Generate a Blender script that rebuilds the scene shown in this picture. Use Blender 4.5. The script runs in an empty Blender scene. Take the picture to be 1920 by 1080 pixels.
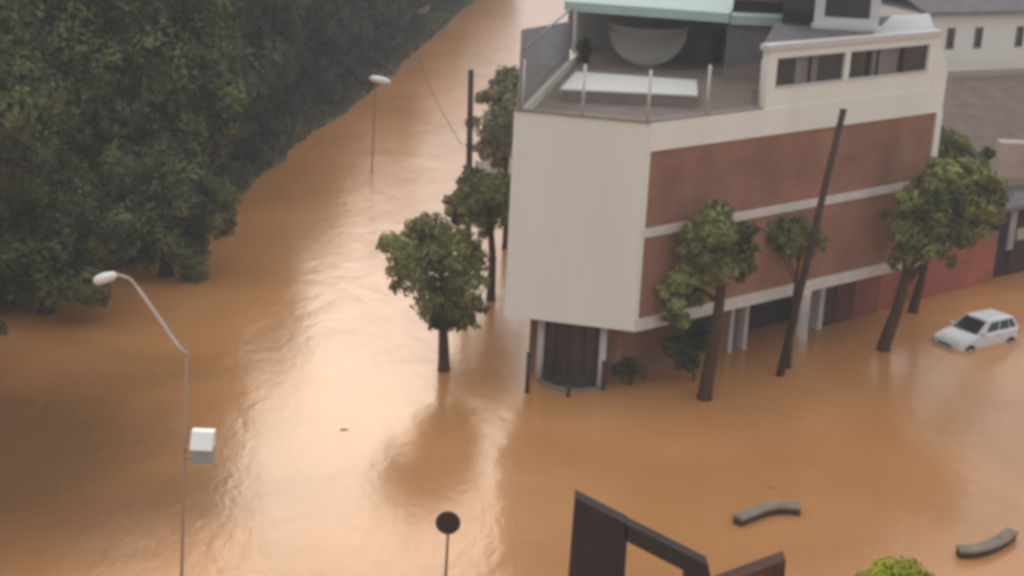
import bpy, math, random
from mathutils import Vector, Matrix
R = math.radians
SC = bpy.context.scene
COL = SC.collection

# ------------------------------------------------------------------ camera, sky, sun, exposure
CAM_H, PITCH, ROLL, FPX = 21.0, R(17.0), R(2.9), 3000.0
fwd = Vector((0, math.cos(PITCH), -math.sin(PITCH)))
r0 = Vector((1, 0, 0)); u0 = r0.cross(fwd)
rgt = math.cos(ROLL)*r0 + math.sin(ROLL)*u0
upv = math.cos(ROLL)*u0 - math.sin(ROLL)*r0
EYE = Vector((0, 0, CAM_H))
cd = bpy.data.cameras.new('camera'); cam = bpy.data.objects.new('camera', cd); COL.objects.link(cam)
cd.sensor_width = 36; cd.lens = 36*FPX/1920; cd.clip_start = 0.5; cd.clip_end = 6000
cam.matrix_world = Matrix(((rgt.x, upv.x, -fwd.x, 0), (rgt.y, upv.y, -fwd.y, 0), (rgt.z, upv.z, -fwd.z, CAM_H), (0, 0, 0, 1)))
SC.camera = cam

SUN_EL, SUN_AZ = R(24.5), R(-7.2)          # azimuth from +Y towards +X
w = bpy.data.worlds.new('World'); SC.world = w; w.use_nodes = True
nt = w.node_tree; nt.nodes.clear()
sky = nt.nodes.new('ShaderNodeTexSky'); sky.sky_type = 'NISHITA'; sky.sun_disc = False
sky.sun_elevation = SUN_EL; sky.sun_rotation = SUN_AZ
sky.air_density = 1.0; sky.dust_density = 1.0; sky.ozone_density = 1.0
hs = nt.nodes.new('ShaderNodeHueSaturation'); hs.inputs['Saturation'].default_value = 0.22
bg = nt.nodes.new('ShaderNodeBackground'); bg.inputs['Strength'].default_value = 0.15
wo = nt.nodes.new('ShaderNodeOutputWorld')
nt.links.new(sky.outputs[0], hs.inputs['Color']); gm_ = nt.nodes.new('ShaderNodeGamma'); gm_.inputs[1].default_value = 0.5        # overcast: evens the clear sky's gradient out
nt.links.new(hs.outputs[0], gm_.inputs[0]); # an overcast sky is brighter overhead than at the horizon
wtc = nt.nodes.new('ShaderNodeTexCoord'); wsp = nt.nodes.new('ShaderNodeSeparateXYZ'); wmr = nt.nodes.new('ShaderNodeMapRange')
wmr.inputs['From Min'].default_value = 0.0; wmr.inputs['From Max'].default_value = 1.0; wmr.inputs['To Min'].default_value = 1.9; wmr.inputs['To Max'].default_value = 8.6
wvm = nt.nodes.new('ShaderNodeVectorMath'); wvm.operation = 'SCALE'
nt.links.new(wtc.outputs['Generated'], wsp.inputs[0]); nt.links.new(wsp.outputs['Z'], wmr.inputs['Value'])
nt.links.new(gm_.outputs[0], wvm.inputs[0]); nt.links.new(wmr.outputs[0], wvm.inputs['Scale']); nt.links.new(wvm.outputs[0], bg.inputs[0]); nt.links.new(bg.outputs[0], wo.inputs[0])
sd = bpy.data.lights.new('sun', 'SUN'); sd.energy = 0.5; sd.angle = R(15); sd.color = (1.0, 0.76, 0.55)
sun = bpy.data.objects.new('sun', sd); COL.objects.link(sun)
sdir = Vector((math.sin(SUN_AZ)*math.cos(SUN_EL), math.cos(SUN_AZ)*math.cos(SUN_EL), math.sin(SUN_EL)))
sun.rotation_euler = sdir.to_track_quat('Z', 'Y').to_euler()
SC.view_settings.view_transform = 'Standard'; SC.view_settings.look = 'None'
SC.view_settings.exposure = -0.5; SC.view_settings.gamma = 1.0
SC.render.engine = 'CYCLES'
SC.cycles.pixel_filter_type = 'BLACKMAN_HARRIS'; SC.cycles.filter_width = 4.0     # soft phone lens
SC.cycles.max_bounces = 6; SC.cycles.use_denoising = True

# ------------------------------------------------------------------ helpers
def ray(px, py): return fwd + rgt*((px-960)/FPX) - upv*((py-540)/FPX)
def at(px, py, z=0.0):
    d = ray(px, py); return EYE + d*((z-CAM_H)/d.z)
def aty(px, py, Y):
    d = ray(px, py); return EYE + d*(Y/d.y)
def V(*a): return Vector(a)

class MB:
    def __init__(s): s.v = []; s.f = []; s.smooth = set()
    def add(s, vs, fs, smooth=False):
        o = len(s.v); s.v += [tuple(p) for p in vs]
        for f in fs:
            if smooth: s.smooth.add(len(s.f))
            s.f.append([i+o for i in f])
        return s
    def box(s, c, size, ax=None, ay=None, az=None):
        c = Vector(c); ax = Vector(ax or (1, 0, 0)); ay = Vector(ay or (0, 1, 0)); az = Vector(az or (0, 0, 1))
        hx, hy, hz = size[0]/2, size[1]/2, size[2]/2
        vs = [c+ax*(i*hx)+ay*(j*hy)+az*(k*hz) for k in (-1, 1) for j in (-1, 1) for i in (-1, 1)]
        return s.add(vs, [(0, 2, 3, 1), (4, 5, 7, 6), (0, 1, 5, 4), (2, 6, 7, 3), (0, 4, 6, 2), (1, 3, 7, 5)])
    def prism(s, pts, z0, z1):
        n = len(pts)
        a = sum(pts[i][0]*pts[(i+1) % n][1]-pts[(i+1) % n][0]*pts[i][1] for i in range(n))
        if a < 0: pts = pts[::-1]
        vs = [(p[0], p[1], z0) for p in pts]+[(p[0], p[1], z1) for p in pts]
        fs = [tuple(range(n))[::-1], tuple(range(n, 2*n))]+[(i, (i+1) % n, n+(i+1) % n, n+i) for i in range(n)]
        return s.add(vs, fs)
    def slab(s, pts, off):                      # planar polygon (3D) given a thickness vector
        n = len(pts); off = Vector(off)
        vs = [Vector(p) for p in pts]; vs = vs+[p+off for p in vs]
        fs = [tuple(range(n)), tuple(range(n, 2*n))[::-1]]+[((i+1) % n, i, n+i, n+(i+1) % n) for i in range(n)]
        return s.add(vs, fs)
    def tube(s, pts, rad, n=8, caps=True):
        pts = [Vector(p) for p in pts]
        if not isinstance(rad, (list, tuple)): rad = [rad]*len(pts)
        vs = []; fs = []
        for i, p in enumerate(pts):
            t = (pts[min(i+1, len(pts)-1)]-pts[max(i-1, 0)]).normalized()
            a = Vector((1, 0, 0)) if abs(t.x) < 0.8 else Vector((0, 1, 0))
            u = t.cross(a).normalized(); v = t.cross(u)
            for k in range(n):
                th = 2*math.pi*k/n; vs.append(p+(u*math.cos(th)+v*math.sin(th))*rad[i])
        for i in range(len(pts)-1):
            for k in range(n):
                fs.append((i*n+k, i*n+(k+1) % n, (i+1)*n+(k+1) % n, (i+1)*n+k))
        s.add(vs, fs, True)
        if caps:
            o = len(s.v)-len(vs)
            s.f.append([o+k for k in range(n)][::-1]); s.f.append([o+(len(pts)-1)*n+k for k in range(n)])
        return s
    def loft(s, rings, caps=True, smooth=True):  # rings: equal-length closed loops
        n = len(rings[0]); vs = [p for r_ in rings for p in r_]; fs = []
        for i in range(len(rings)-1):
            for k in range(n):
                fs.append((i*n+k, i*n+(k+1) % n, (i+1)*n+(k+1) % n, (i+1)*n+k))
        s.add(vs, fs, smooth)
        if caps:
            o = len(s.v)-len(vs)
            s.f.append([o+k for k in range(n)][::-1]); s.f.append([o+(len(rings)-1)*n+k for k in range(n)])
        return s
    def build(s, name, mat, parent=None, label=None, recalc=False):
        me = bpy.data.meshes.new(name); me.from_pydata(s.v, [], s.f)
        for i in s.smooth: me.polygons[i].use_smooth = True
        me.materials.append(mat); me.update()
        if recalc:
            import bmesh
            bm = bmesh.new(); bm.from_mesh(me); bmesh.ops.recalc_face_normals(bm, faces=bm.faces); bm.to_mesh(me); bm.free()
        o = bpy.data.objects.new(name, me); COL.objects.link(o)
        if parent:
            o.parent = parent
        if label: o['label'] = label
        return o

def tag(o, label=None, cat=None, group=None, kind=None):
    if label: o['label'] = label
    if cat: o['category'] = cat
    if group: o['group'] = group
    if kind: o['kind'] = kind
    return o
def empty(name, label, cat, loc=(0, 0, 0), rz=0.0, group=None):
    o = bpy.data.objects.new(name, None); COL.objects.link(o)
    o.location = loc; o.rotation_euler = (0, 0, rz); o.empty_display_size = 0.3
    return tag(o, label, cat, group)
def copy_tree(o, parent=None):
    c = o.copy(); COL.objects.link(c)
    if parent: c.parent = parent
    for ch in list(o.children): copy_tree(ch, c)
    return c

# ------------------------------------------------------------------ materials
def mat(name, col, rough=0.7, spec=0.3, var=0.12, scale=3.0, metallic=0.0, bump=0.0, streak=False, col2=None):
    m = bpy.data.materials.new(name); m.use_nodes = True; t = m.node_tree; b = t.nodes['Principled BSDF']
    b.inputs['Roughness'].default_value = rough; b.inputs['Specular IOR Level'].default_value = spec; b.inputs['Metallic'].default_value = metallic
    tc = t.nodes.new('ShaderNodeTexCoord'); mp = t.nodes.new('ShaderNodeMapping')
    if streak: mp.inputs['Scale'].default_value = (1.0, 1.0, 0.12)
    nz = t.nodes.new('ShaderNodeTexNoise'); nz.inputs['Scale'].default_value = scale; nz.inputs['Detail'].default_value = 6; nz.inputs['Roughness'].default_value = 0.65
    rp = t.nodes.new('ShaderNodeValToRGB')
    c2 = col2 or tuple(min(1, c*(1+var)) for c in col); c1 = tuple(c*(1-var) for c in col)
    rp.color_ramp.elements[0].position = 0.32; rp.color_ramp.elements[1].position = 0.68
    rp.color_ramp.elements[0].color = (*c1, 1); rp.color_ramp.elements[1].color = (*c2, 1)
    L = t.links.new
    L(tc.outputs['Object'], mp.inputs[0]); L(mp.outputs[0], nz.inputs['Vector']); L(nz.outputs['Fac'], rp.inputs[0]); L(rp.outputs[0], b.inputs['Base Color'])
    if bump:
        bp = t.nodes.new('ShaderNodeBump'); bp.inputs['Strength'].default_value = bump; bp.inputs['Distance'].default_value = 0.02
        n2 = t.nodes.new('ShaderNodeTexNoise'); n2.inputs['Scale'].default_value = scale*8
        L(tc.outputs['Object'], n2.inputs['Vector']); L(n2.outputs['Fac'], bp.inputs['Height']); L(bp.outputs[0], b.inputs['Normal'])
    return m

def brick_mat(name, c1, c2, mortar):
    m = bpy.data.materials.new(name); m.use_nodes = True; t = m.node_tree; b = t.nodes['Principled BSDF']; L = t.links.new
    b.inputs['Roughness'].default_value = 0.85; b.inputs['Specular IOR Level'].default_value = 0.2
    tc = t.nodes.new('ShaderNodeTexCoord'); sp = t.nodes.new('ShaderNodeSeparateXYZ'); cb = t.nodes.new('ShaderNodeCombineXYZ')
    L(tc.outputs['Object'], sp.inputs[0]); L(sp.outputs['X'], cb.inputs['X']); L(sp.outputs['Z'], cb.inputs['Y'])
    bt = t.nodes.new('ShaderNodeTexBrick'); bt.inputs['Scale'].default_value = 1.0
    bt.inputs['Brick Width'].default_value = 0.24; bt.inputs['Row Height'].default_value = 0.08; bt.inputs['Mortar Size'].default_value = 0.008
    bt.inputs['Color1'].default_value = (*c1, 1); bt.inputs['Color2'].default_value = (*c2, 1); bt.inputs['Mortar'].default_value = (*mortar, 1)
    L(cb.outputs[0], bt.inputs['Vector'])
    nz = t.nodes.new('ShaderNodeTexNoise'); nz.inputs['Scale'].default_value = 0.55; nz.inputs['Detail'].default_value = 5
    L(tc.outputs['Object'], nz.inputs['Vector'])
    mr = t.nodes.new('ShaderNodeMapRange'); mr.inputs['From Min'].default_value = .3; mr.inputs['From Max'].default_value = .7; mr.inputs['To Min'].default_value = .75; mr.inputs['To Max'].default_value = 1.2
    L(nz.outputs['Fac'], mr.inputs['Value'])
    mx = t.nodes.new('ShaderNodeMix'); mx.data_type = 'RGBA'; mx.blend_type = 'MULTIPLY'; mx.inputs[0].default_value = 1.0
    L(bt.outputs['Color'], mx.inputs[6]); L(mr.outputs[0], mx.inputs[7]); L(mx.outputs[2], b.inputs['Base Color'])
    return m

def leaf_mat(name, dark, light, yellow=None):
    m = bpy.data.materials.new(name); m.use_nodes = True; t = m.node_tree; b = t.nodes['Principled BSDF']; L = t.links.new
    b.inputs['Roughness'].default_value = 0.6; b.inputs['Specular IOR Level'].default_value = 0.25
    ge = t.nodes.new('ShaderNodeNewGeometry'); tc = t.nodes.new('ShaderNodeTexCoord')
    nz = t.nodes.new('ShaderNodeTexNoise'); nz.inputs['Scale'].default_value = 0.7; nz.inputs['Detail'].default_value = 3
    L(tc.outputs['Object'], nz.inputs['Vector'])
    ad = t.nodes.new('ShaderNodeMath'); ad.operation = 'MULTIPLY_ADD'; ad.inputs[1].default_value = 0.34
    mu = t.nodes.new('ShaderNodeMath'); mu.operation = 'MULTIPLY_ADD'; mu.inputs[1].default_value = 2.6; mu.inputs[2].default_value = -0.98
    L(nz.outputs['Fac'], mu.inputs[0]); L(ge.outputs['Random Per Island'], ad.inputs[0]); L(mu.outputs[0], ad.inputs[2])
    rp = t.nodes.new('ShaderNodeValToRGB'); e = rp.color_ramp.elements
    e[0].position = 0.1; e[0].color = (*dark, 1); e[1].position = 0.95; e[1].color = (*light, 1)
    L(ad.outputs[0], rp.inputs[0]); L(rp.outputs[0], b.inputs['Base Color'])
    tr = t.nodes.new('ShaderNodeBsdfTranslucent'); L(rp.outputs[0], tr.inputs[0])
    ms = t.nodes.new('ShaderNodeMixShader'); ms.inputs[0].default_value = 0.25
    L(b.outputs[0], ms.inputs[1]); L(tr.outputs[0], ms.inputs[2]); L(ms.outputs[0], t.nodes['Material Output'].inputs[0])
    return m

def glass_dark(name, col=(0.02, 0.022, 0.022), rough=0.08):
    m = mat(name, col, rough, 0.5, 0.3, 0.8); return m
def pane_mat(name):
    m = bpy.data.materials.new(name); m.use_nodes = True; t = m.node_tree; t.nodes.remove(t.nodes['Principled BSDF']); L = t.links.new
    a = t.nodes.new('ShaderNodeBsdfTransparent'); a.inputs[0].default_value = (0.86, 0.88, 0.87, 1)
    g = t.nodes.new('ShaderNodeBsdfGlossy'); g.inputs['Roughness'].default_value = 0.05
    ms = t.nodes.new('ShaderNodeMixShader'); ms.inputs[0].default_value = 0.07; L(a.outputs[0], ms.inputs[1]); L(g.outputs[0], ms.inputs[2])
    L(ms.outputs[0], t.nodes['Material Output'].inputs[0]); return m

def water_mat():
    m = bpy.data.materials.new('muddy_flood_water'); m.use_nodes = True; t = m.node_tree; b = t.nodes['Principled BSDF']; L = t.links.new
    tc = t.nodes.new('ShaderNodeTexCoord')
    # sediment swirls
    wp = t.nodes.new('ShaderNodeTexNoise'); wp.inputs['Scale'].default_value = 0.08; wp.inputs['Detail'].default_value = 4; wp.inputs['Distortion'].default_value = 1.2
    L(tc.outputs['Object'], wp.inputs['Vector'])
    rp = t.nodes.new('ShaderNodeValToRGB'); e = rp.color_ramp.elements
    e[0].position = 0.3; e[0].color = (0.42, 0.188, 0.062, 1); e[1].position = 0.7; e[1].color = (0.54, 0.250, 0.092, 1)
    L(wp.outputs['Fac'], rp.inputs[0])
    # tree shade and dark reflections by the left bank, painted into the water colour
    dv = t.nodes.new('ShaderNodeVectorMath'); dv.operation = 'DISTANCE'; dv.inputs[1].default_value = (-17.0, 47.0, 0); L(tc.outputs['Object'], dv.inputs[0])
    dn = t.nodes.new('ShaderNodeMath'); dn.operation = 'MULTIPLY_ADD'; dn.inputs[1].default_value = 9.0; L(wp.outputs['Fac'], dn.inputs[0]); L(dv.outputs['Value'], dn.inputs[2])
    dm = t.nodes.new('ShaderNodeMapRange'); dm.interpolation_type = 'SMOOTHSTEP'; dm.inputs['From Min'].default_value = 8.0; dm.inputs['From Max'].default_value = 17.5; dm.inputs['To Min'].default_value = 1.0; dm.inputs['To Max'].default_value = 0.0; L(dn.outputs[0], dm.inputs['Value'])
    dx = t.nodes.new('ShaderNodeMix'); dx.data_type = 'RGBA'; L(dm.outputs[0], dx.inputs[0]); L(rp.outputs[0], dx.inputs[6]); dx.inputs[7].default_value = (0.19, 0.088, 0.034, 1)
    # thin drifting foam lines
    fo = t.nodes.new('ShaderNodeTexNoise'); fo.inputs['Scale'].default_value = 0.16; fo.inputs['Detail'].default_value = 3; fo.inputs['Distortion'].default_value = 1.6
    fm = t.nodes.new('ShaderNodeMapping'); fm.inputs['Location'].default_value = (13, 5, 0); fm.inputs['Rotation'].default_value = (0, 0, R(-35)); fm.inputs['Scale'].default_value = (1, .6, 1)
    L(tc.outputs['Object'], fm.inputs[0]); L(fm.outputs[0], fo.inputs['Vector'])
    f1 = t.nodes.new('ShaderNodeMath'); f1.operation = 'SUBTRACT'; f1.inputs[1].default_value = 0.5; L(fo.outputs['Fac'], f1.inputs[0])
    f2 = t.nodes.new('ShaderNodeMath'); f2.operation = 'ABSOLUTE'; L(f1.outputs[0], f2.inputs[0])
    f3 = t.nodes.new('ShaderNodeMapRange'); f3.inputs['From Min'].default_value = 0.0; f3.inputs['From Max'].default_value = 0.012; f3.inputs['To Min'].default_value = 0.13; f3.inputs['To Max'].default_value = 0.0; L(f2.outputs[0], f3.inputs['Value'])
    fb = t.nodes.new('ShaderNodeTexNoise'); fb.inputs['Scale'].default_value = 2.5; fb.inputs['Detail'].default_value = 4; L(tc.outputs['Object'], fb.inputs['Vector'])
    f4 = t.nodes.new('ShaderNodeMath'); f4.operation = 'MULTIPLY'; L(f3.outputs[0], f4.inputs[0]); L(fb.outputs['Fac'], f4.inputs[1])
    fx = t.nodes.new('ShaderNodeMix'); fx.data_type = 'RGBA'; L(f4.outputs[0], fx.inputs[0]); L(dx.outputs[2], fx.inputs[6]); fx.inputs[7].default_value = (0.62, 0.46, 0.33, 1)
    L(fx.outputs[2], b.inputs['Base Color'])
    b.inputs['Roughness'].default_value = 0.2; b.inputs['IOR'].default_value = 1.33; b.inputs['Specular IOR Level'].default_value = 0.40
    mp = t.nodes.new('ShaderNodeMapping'); mp.inputs['Scale'].default_value = (1.0, 0.55, 1.0); mp.inputs['Rotation'].default_value = (0, 0, R(20))
    L(tc.outputs['Object'], mp.inputs[0])
    n1 = t.nodes.new('ShaderNodeTexNoise'); n1.inputs['Scale'].default_value = 1.3; n1.inputs['Detail'].default_value = 5; n1.inputs['Roughness'].default_value = 0.6; n1.inputs['Distortion'].default_value = 0.6
    n2 = t.nodes.new('ShaderNodeTexNoise'); n2.inputs['Scale'].default_value = 0.22; n2.inputs['Detail'].default_value = 3; n2.inputs['Distortion'].default_value = 1.0
    L(mp.outputs[0], n1.inputs['Vector']); L(mp.outputs[0], n2.inputs['Vector'])
    b1 = t.nodes.new('ShaderNodeBump'); b1.inputs['Strength'].default_value = 0.35; b1.inputs['Distance'].default_value = 0.045
    b2 = t.nodes.new('ShaderNodeBump'); b2.inputs['Strength'].default_value = 0.18; b2.inputs['Distance'].default_value = 0.25
    L(n2.outputs['Fac'], b2.inputs['Height']); L(n1.outputs['Fac'], b1.inputs['Height']); L(b2.outputs[0], b1.inputs['Normal'])
    n3 = t.nodes.new('ShaderNodeTexNoise'); n3.inputs['Scale'].default_value = 3.2; n3.inputs['Detail'].default_value = 4; n3.inputs['Distortion'].default_value = 0.8; L(mp.outputs[0], n3.inputs['Vector'])
    b3 = t.nodes.new('ShaderNodeBump'); b3.inputs['Strength'].default_value = 0.25; b3.inputs['Distance'].default_value = 0.03
    L(n3.outputs['Fac'], b3.inputs['Height']); L(b1.outputs[0], b3.inputs['Normal']); L(b3.outputs[0], b.inputs['Normal'])
    return m

M = dict(
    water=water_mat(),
    mud=mat('mud_ground', (0.10, 0.07, 0.045), 0.9, 0.1),
    grass=mat('park_grass', (0.085, 0.080, 0.040), 0.9, 0.1, 0.4, 0.8, bump=0.5, col2=(0.15, 0.125, 0.07)),
    white=mat('white_render', (0.745, 0.735, 0.665), 0.8, 0.2, 0.05, 0.5, streak=True),
    cap=mat('white_concrete_band', (0.60, 0.56, 0.52), 0.8, 0.2, 0.10, 1.5),
    brick=brick_mat('red_brown_brick', (0.31, 0.142, 0.088), (0.25, 0.118, 0.077), (0.30, 0.19, 0.13)),
    redbrick=brick_mat('red_painted_brick', (0.25, 0.075, 0.055), (0.20, 0.062, 0.046), (0.22, 0.10, 0.075)),
    darkred=mat('dark_red_door', (0.11, 0.028, 0.028), 0.6, 0.3, 0.2, 2),
    glass=glass_dark('dark_window_glass'), pane=pane_mat('clear_glass_pane'),
    drum=glass_dark('dark_shop_glass', (0.035, 0.025, 0.016), 0.2),
    frame=mat('pale_window_frame', (0.55, 0.53, 0.52), 0.5, 0.4, 0.06, 2),
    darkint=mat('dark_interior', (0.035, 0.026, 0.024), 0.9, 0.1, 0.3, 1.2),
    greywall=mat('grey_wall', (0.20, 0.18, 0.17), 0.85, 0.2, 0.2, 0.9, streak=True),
    deck=mat('terrace_deck', (0.22, 0.17, 0.15), 0.8, 0.2, 0.2, 1.4),
    slat=mat('grey_screen_slats', (0.30, 0.28, 0.28), 0.7, 0.3, 0.1, 2),
    teal=mat('pale_teal_fascia', (0.36, 0.46, 0.43), 0.6, 0.3, 0.08, 1.2),
    roof=mat('grey_flat_roof', (0.13, 0.12, 0.12), 0.9, 0.1, 0.25, 0.8),
    lightroof=mat('pale_roof_sheet', (0.45, 0.45, 0.44), 0.7, 0.3, 0.1, 0.8),
    cloth=mat('beige_cloth', (0.42, 0.39, 0.33), 0.9, 0.1, 0.06, 1.5),
    whitetop=mat('white_laminate', (0.80, 0.78, 0.76), 0.4, 0.4, 0.03, 1.5),
    wood=mat('dark_pole_wood', (0.060, 0.038, 0.028), 0.85, 0.2, 0.25, 4),
    bark=mat('bark', (0.075, 0.040, 0.022), 0.9, 0.1, 0.35, 6, bump=0.6),
    wetbark=mat('bark_grey', (0.06, 0.050, 0.038), 0.9, 0.1, 0.35, 6, bump=0.6),
    mudpole=mat('ochre_mud_stained_pole', (0.36, 0.20, 0.11), 0.7, 0.3, 0.1, 4),
    galv=mat('galvanised_pole', (0.33, 0.21, 0.14), 0.5, 0.4, 0.1, 4),
    galvlight=mat('painted_pole_arm', (0.46, 0.37, 0.32), 0.5, 0.4, 0.08, 4),
    lamphead=mat('white_lamp_shell', (0.78, 0.77, 0.73), 0.35, 0.5, 0.04, 4),
    boxgrey=mat('grey_box_paint', (0.30, 0.31, 0.31), 0.5, 0.4, 0.06, 4),
    steel=mat('dark_weathered_steel', (0.030, 0.017, 0.015), 0.6, 0.3, 0.3, 1.5),
    rust=mat('rust_brown_steel', (0.080, 0.030, 0.018), 0.65, 0.3, 0.3, 1.5),
    signback=mat('dark_sign_back', (0.028, 0.017, 0.012), 0.5, 0.4, 0.1, 4),
    signpole=mat('brown_sign_pole', (0.13, 0.062, 0.036), 0.6, 0.3, 0.2, 4),
    conc=mat('weathered_concrete', (0.25, 0.20, 0.15), 0.9, 0.15, 0.25, 3, bump=0.3),
    carpaint=mat('white_car_paint', (0.62, 0.61, 0.60), 0.25, 0.5, 0.03, 1.5),
    rubber=mat('black_rubber', (0.015, 0.014, 0.014), 0.8, 0.2, 0.2, 4),
    chrome=mat('hub_metal', (0.4, 0.4, 0.4), 0.4, 0.5, 0.1, 4, metallic=0.6),
    lens=mat('headlight_lens', (0.5, 0.5, 0.48), 0.15, 0.5, 0.1, 6),
    redlens=mat('tail_light_lens', (0.25, 0.02, 0.015), 0.2, 0.5, 0.1, 6),
    tile=mat('purple_brown_roof_tile', (0.155, 0.106, 0.086), 0.85, 0.2, 0.25, 1.1, bump=0.5),
    slate=mat('grey_mauve_roof_tile', (0.17, 0.145, 0.145), 0.85, 0.2, 0.2, 1.1, bump=0.5),
    beige=mat('beige_plaster', (0.40, 0.33, 0.27), 0.85, 0.2, 0.12, 0.9),
    leafdark=leaf_mat('dark_evergreen_leaf', (0.014, 0.017, 0.006), (0.21, 0.22, 0.08)),
    leaffar=leaf_mat('far_grey_green_leaf', (0.022, 0.024, 0.013), (0.095, 0.100, 0.052)),
    leafmid=leaf_mat('mid_green_leaf', (0.022, 0.026, 0.007), (0.28, 0.29, 0.08)),
    leafolive=leaf_mat('olive_leaf', (0.10, 0.095, 0.05), (0.40, 0.37, 0.22)),
    leafbright=leaf_mat('yellow_green_leaf', (0.17, 0.21, 0.006), (0.58, 0.60, 0.025)),
    leafstreet=leaf_mat('street_tree_leaf', (0.034, 0.038, 0.012), (0.37, 0.37, 0.12)),
)

# ------------------------------------------------------------------ setting: ground, bank, water
GZ = -0.45
g = MB(); g.add([(-1500, -600, GZ), (1500, -600, GZ), (1500, 2400, GZ), (-1500, 2400, GZ)], [(0, 1, 2, 3)])
tag(g.build('ground', M['mud']), kind='structure')
wm = MB(); wm.add([(-1500, -600, 0), (1500, -600, 0), (1500, 2400, 0), (-1500, 2400, 0)], [(0, 1, 2, 3)])
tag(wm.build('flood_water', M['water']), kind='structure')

SHORE = [(-26, 20), (-23.5, 45), (-21.2, 60.7), (-17.6, 69), (-15.4, 80), (-13.9, 96), (-11.3, 115), (-8.6, 145), (-6.0, 174), (-1, 230), (8, 330), (25, 520)]
def shore_x(y):
    for (x0, y0), (x1, y1) in zip(SHORE, SHORE[1:]):
        if y0 <= y <= y1: return x0+(x1-x0)*(y-y0)/(y1-y0)
    return SHORE[-1][0]
rng = random.Random(5)
bm_ = MB(); offs = [(1.6, -0.42), (0.5, -0.06), (-0.6, 0.18), (-3.0, 0.55), (-9, 0.9), (-40, 1.4), (-160, 3), (-700, 6)]
ys = [20+i*4 for i in range(126)]; vs = []; fs = []
for y in ys:
    j = rng.uniform(-0.45, 0.45)
    for o, z in offs: vs.append((shore_x(y)+o+(j if abs(o) < 4 else 0), y, z+(rng.uniform(-.06, .06) if o < 0 else 0)))
k = len(offs)
for i in range(len(ys)-1):
    for q in range(k-1): fs.append((i*k+q, (i+1)*k+q, (i+1)*k+q+1, i*k+q+1))
bm_.add(vs, fs, True)
tag(bm_.build('park_ground', M['grass'], recalc=True), kind='structure')

# ------------------------------------------------------------------ trees
def leaves(mb, rng, lobes, n, size, drop=0.27):
    tot = sum(l[3]**2 for l in lobes)
    for (cx, cy, cz, r_, sq) in lobes:
        for _ in range(int(n*r_*r_/tot)):
            z = rng.uniform(-0.75, 1); a = rng.uniform(0, 2*math.pi); q = math.sqrt(max(0, 1-z*z))
            d = Vector((q*math.cos(a), q*math.sin(a), z))
            rad = r_*(1-abs(rng.gauss(0, drop)))*(1+0.13*math.sin(5*a+cx*3)*math.cos(4*z+cy))
            p = Vector((cx, cy, cz))+Vector((d.x, d.y, d.z*sq))*rad
            nrm = (d+Vector((rng.gauss(0, .34), rng.gauss(0, .34), rng.gauss(0, .34)+.12))).normalized()
            t = nrm.cross(Vector((rng.gauss(0, 1), rng.gauss(0, 1), rng.gauss(0, 1)))).normalized(); b = nrm.cross(t)
            s = size*rng.uniform(0.6, 1.35)
            mb.add([p-t*s, p-b*s*.5+nrm*s*.12, p+t*s, p+b*s*.5+nrm*s*.12], [(0, 1, 2, 3)])
def crown_lobes(rng, rad, h, n, lob, sq=0.85):
    out = []
    for _ in range(n):
        a = rng.uniform(0, 2*math.pi); rr = rad*math.sqrt(rng.random())*0.72; z = rng.uniform(-.5, .5)*h*0.8
        k = 1-0.35*(abs(z)/(h*.5))
        out.append((rr*k*math.cos(a), rr*k*math.sin(a), z, rad*lob*rng.uniform(.7, 1.2), sq))
    return out
def limbs(mb, base, top, r0_, lobes, cz, rng, count=5):
    base = Vector(base); top = Vector(top)
    mid = base.lerp(top, .5)+Vector((rng.uniform(-.12, .12), rng.uniform(-.12, .12), 0))
    mb.tube([base-Vector((0, 0, .3)), base+Vector((0, 0, .25)), mid, top], [r0_*1.25, r0_, r0_*.8, r0_*.6], 9)
    for l in sorted(lobes, key=lambda q: -q[3])[:count]:
        e = top+Vector((0, 0, 0)); t = Vector((l[0], l[1], l[2]+cz))
        s = mid.lerp(top, rng.uniform(.4, .98))
        mb.tube([s, s.lerp(t, .5)+Vector((0, 0, .15)), t], [r0_*.45, r0_*.3, r0_*.1], 6)
def tree(name, label, loc, lobes, leafm, n, size, trunk_top, r_trunk, barkm, group=None, trunk_shift=(0, 0), seed=1, cat='tree', limbn=5):
    """lobes are given relative to the tree base; trunk goes from base to trunk_top (relative)."""
    rg = random.Random(seed)
    root = empty(name, label, cat, loc, 0, group)
    t = MB(); limbs(t, (0, 0, 0), trunk_top, r_trunk, lobes, 0, rg, limbn); t.build('trunk', barkm, root)
    c = MB(); leaves(c, rg, lobes, n, size); c.build('crown', leafm, root)
    return root
def lobes_px(base, items, Y=None):
    """crown lobes from where the clumps stand: (px, py, radius_m, dy) -> relative to the base, at the base's distance + dy"""
    out = []
    for (px, py, r_, dy) in items:
        p = aty(px, py, (Y or base.y)+dy)-base; out.append((p.x, p.y, p.z, r_, 0.9))
    return out

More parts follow.
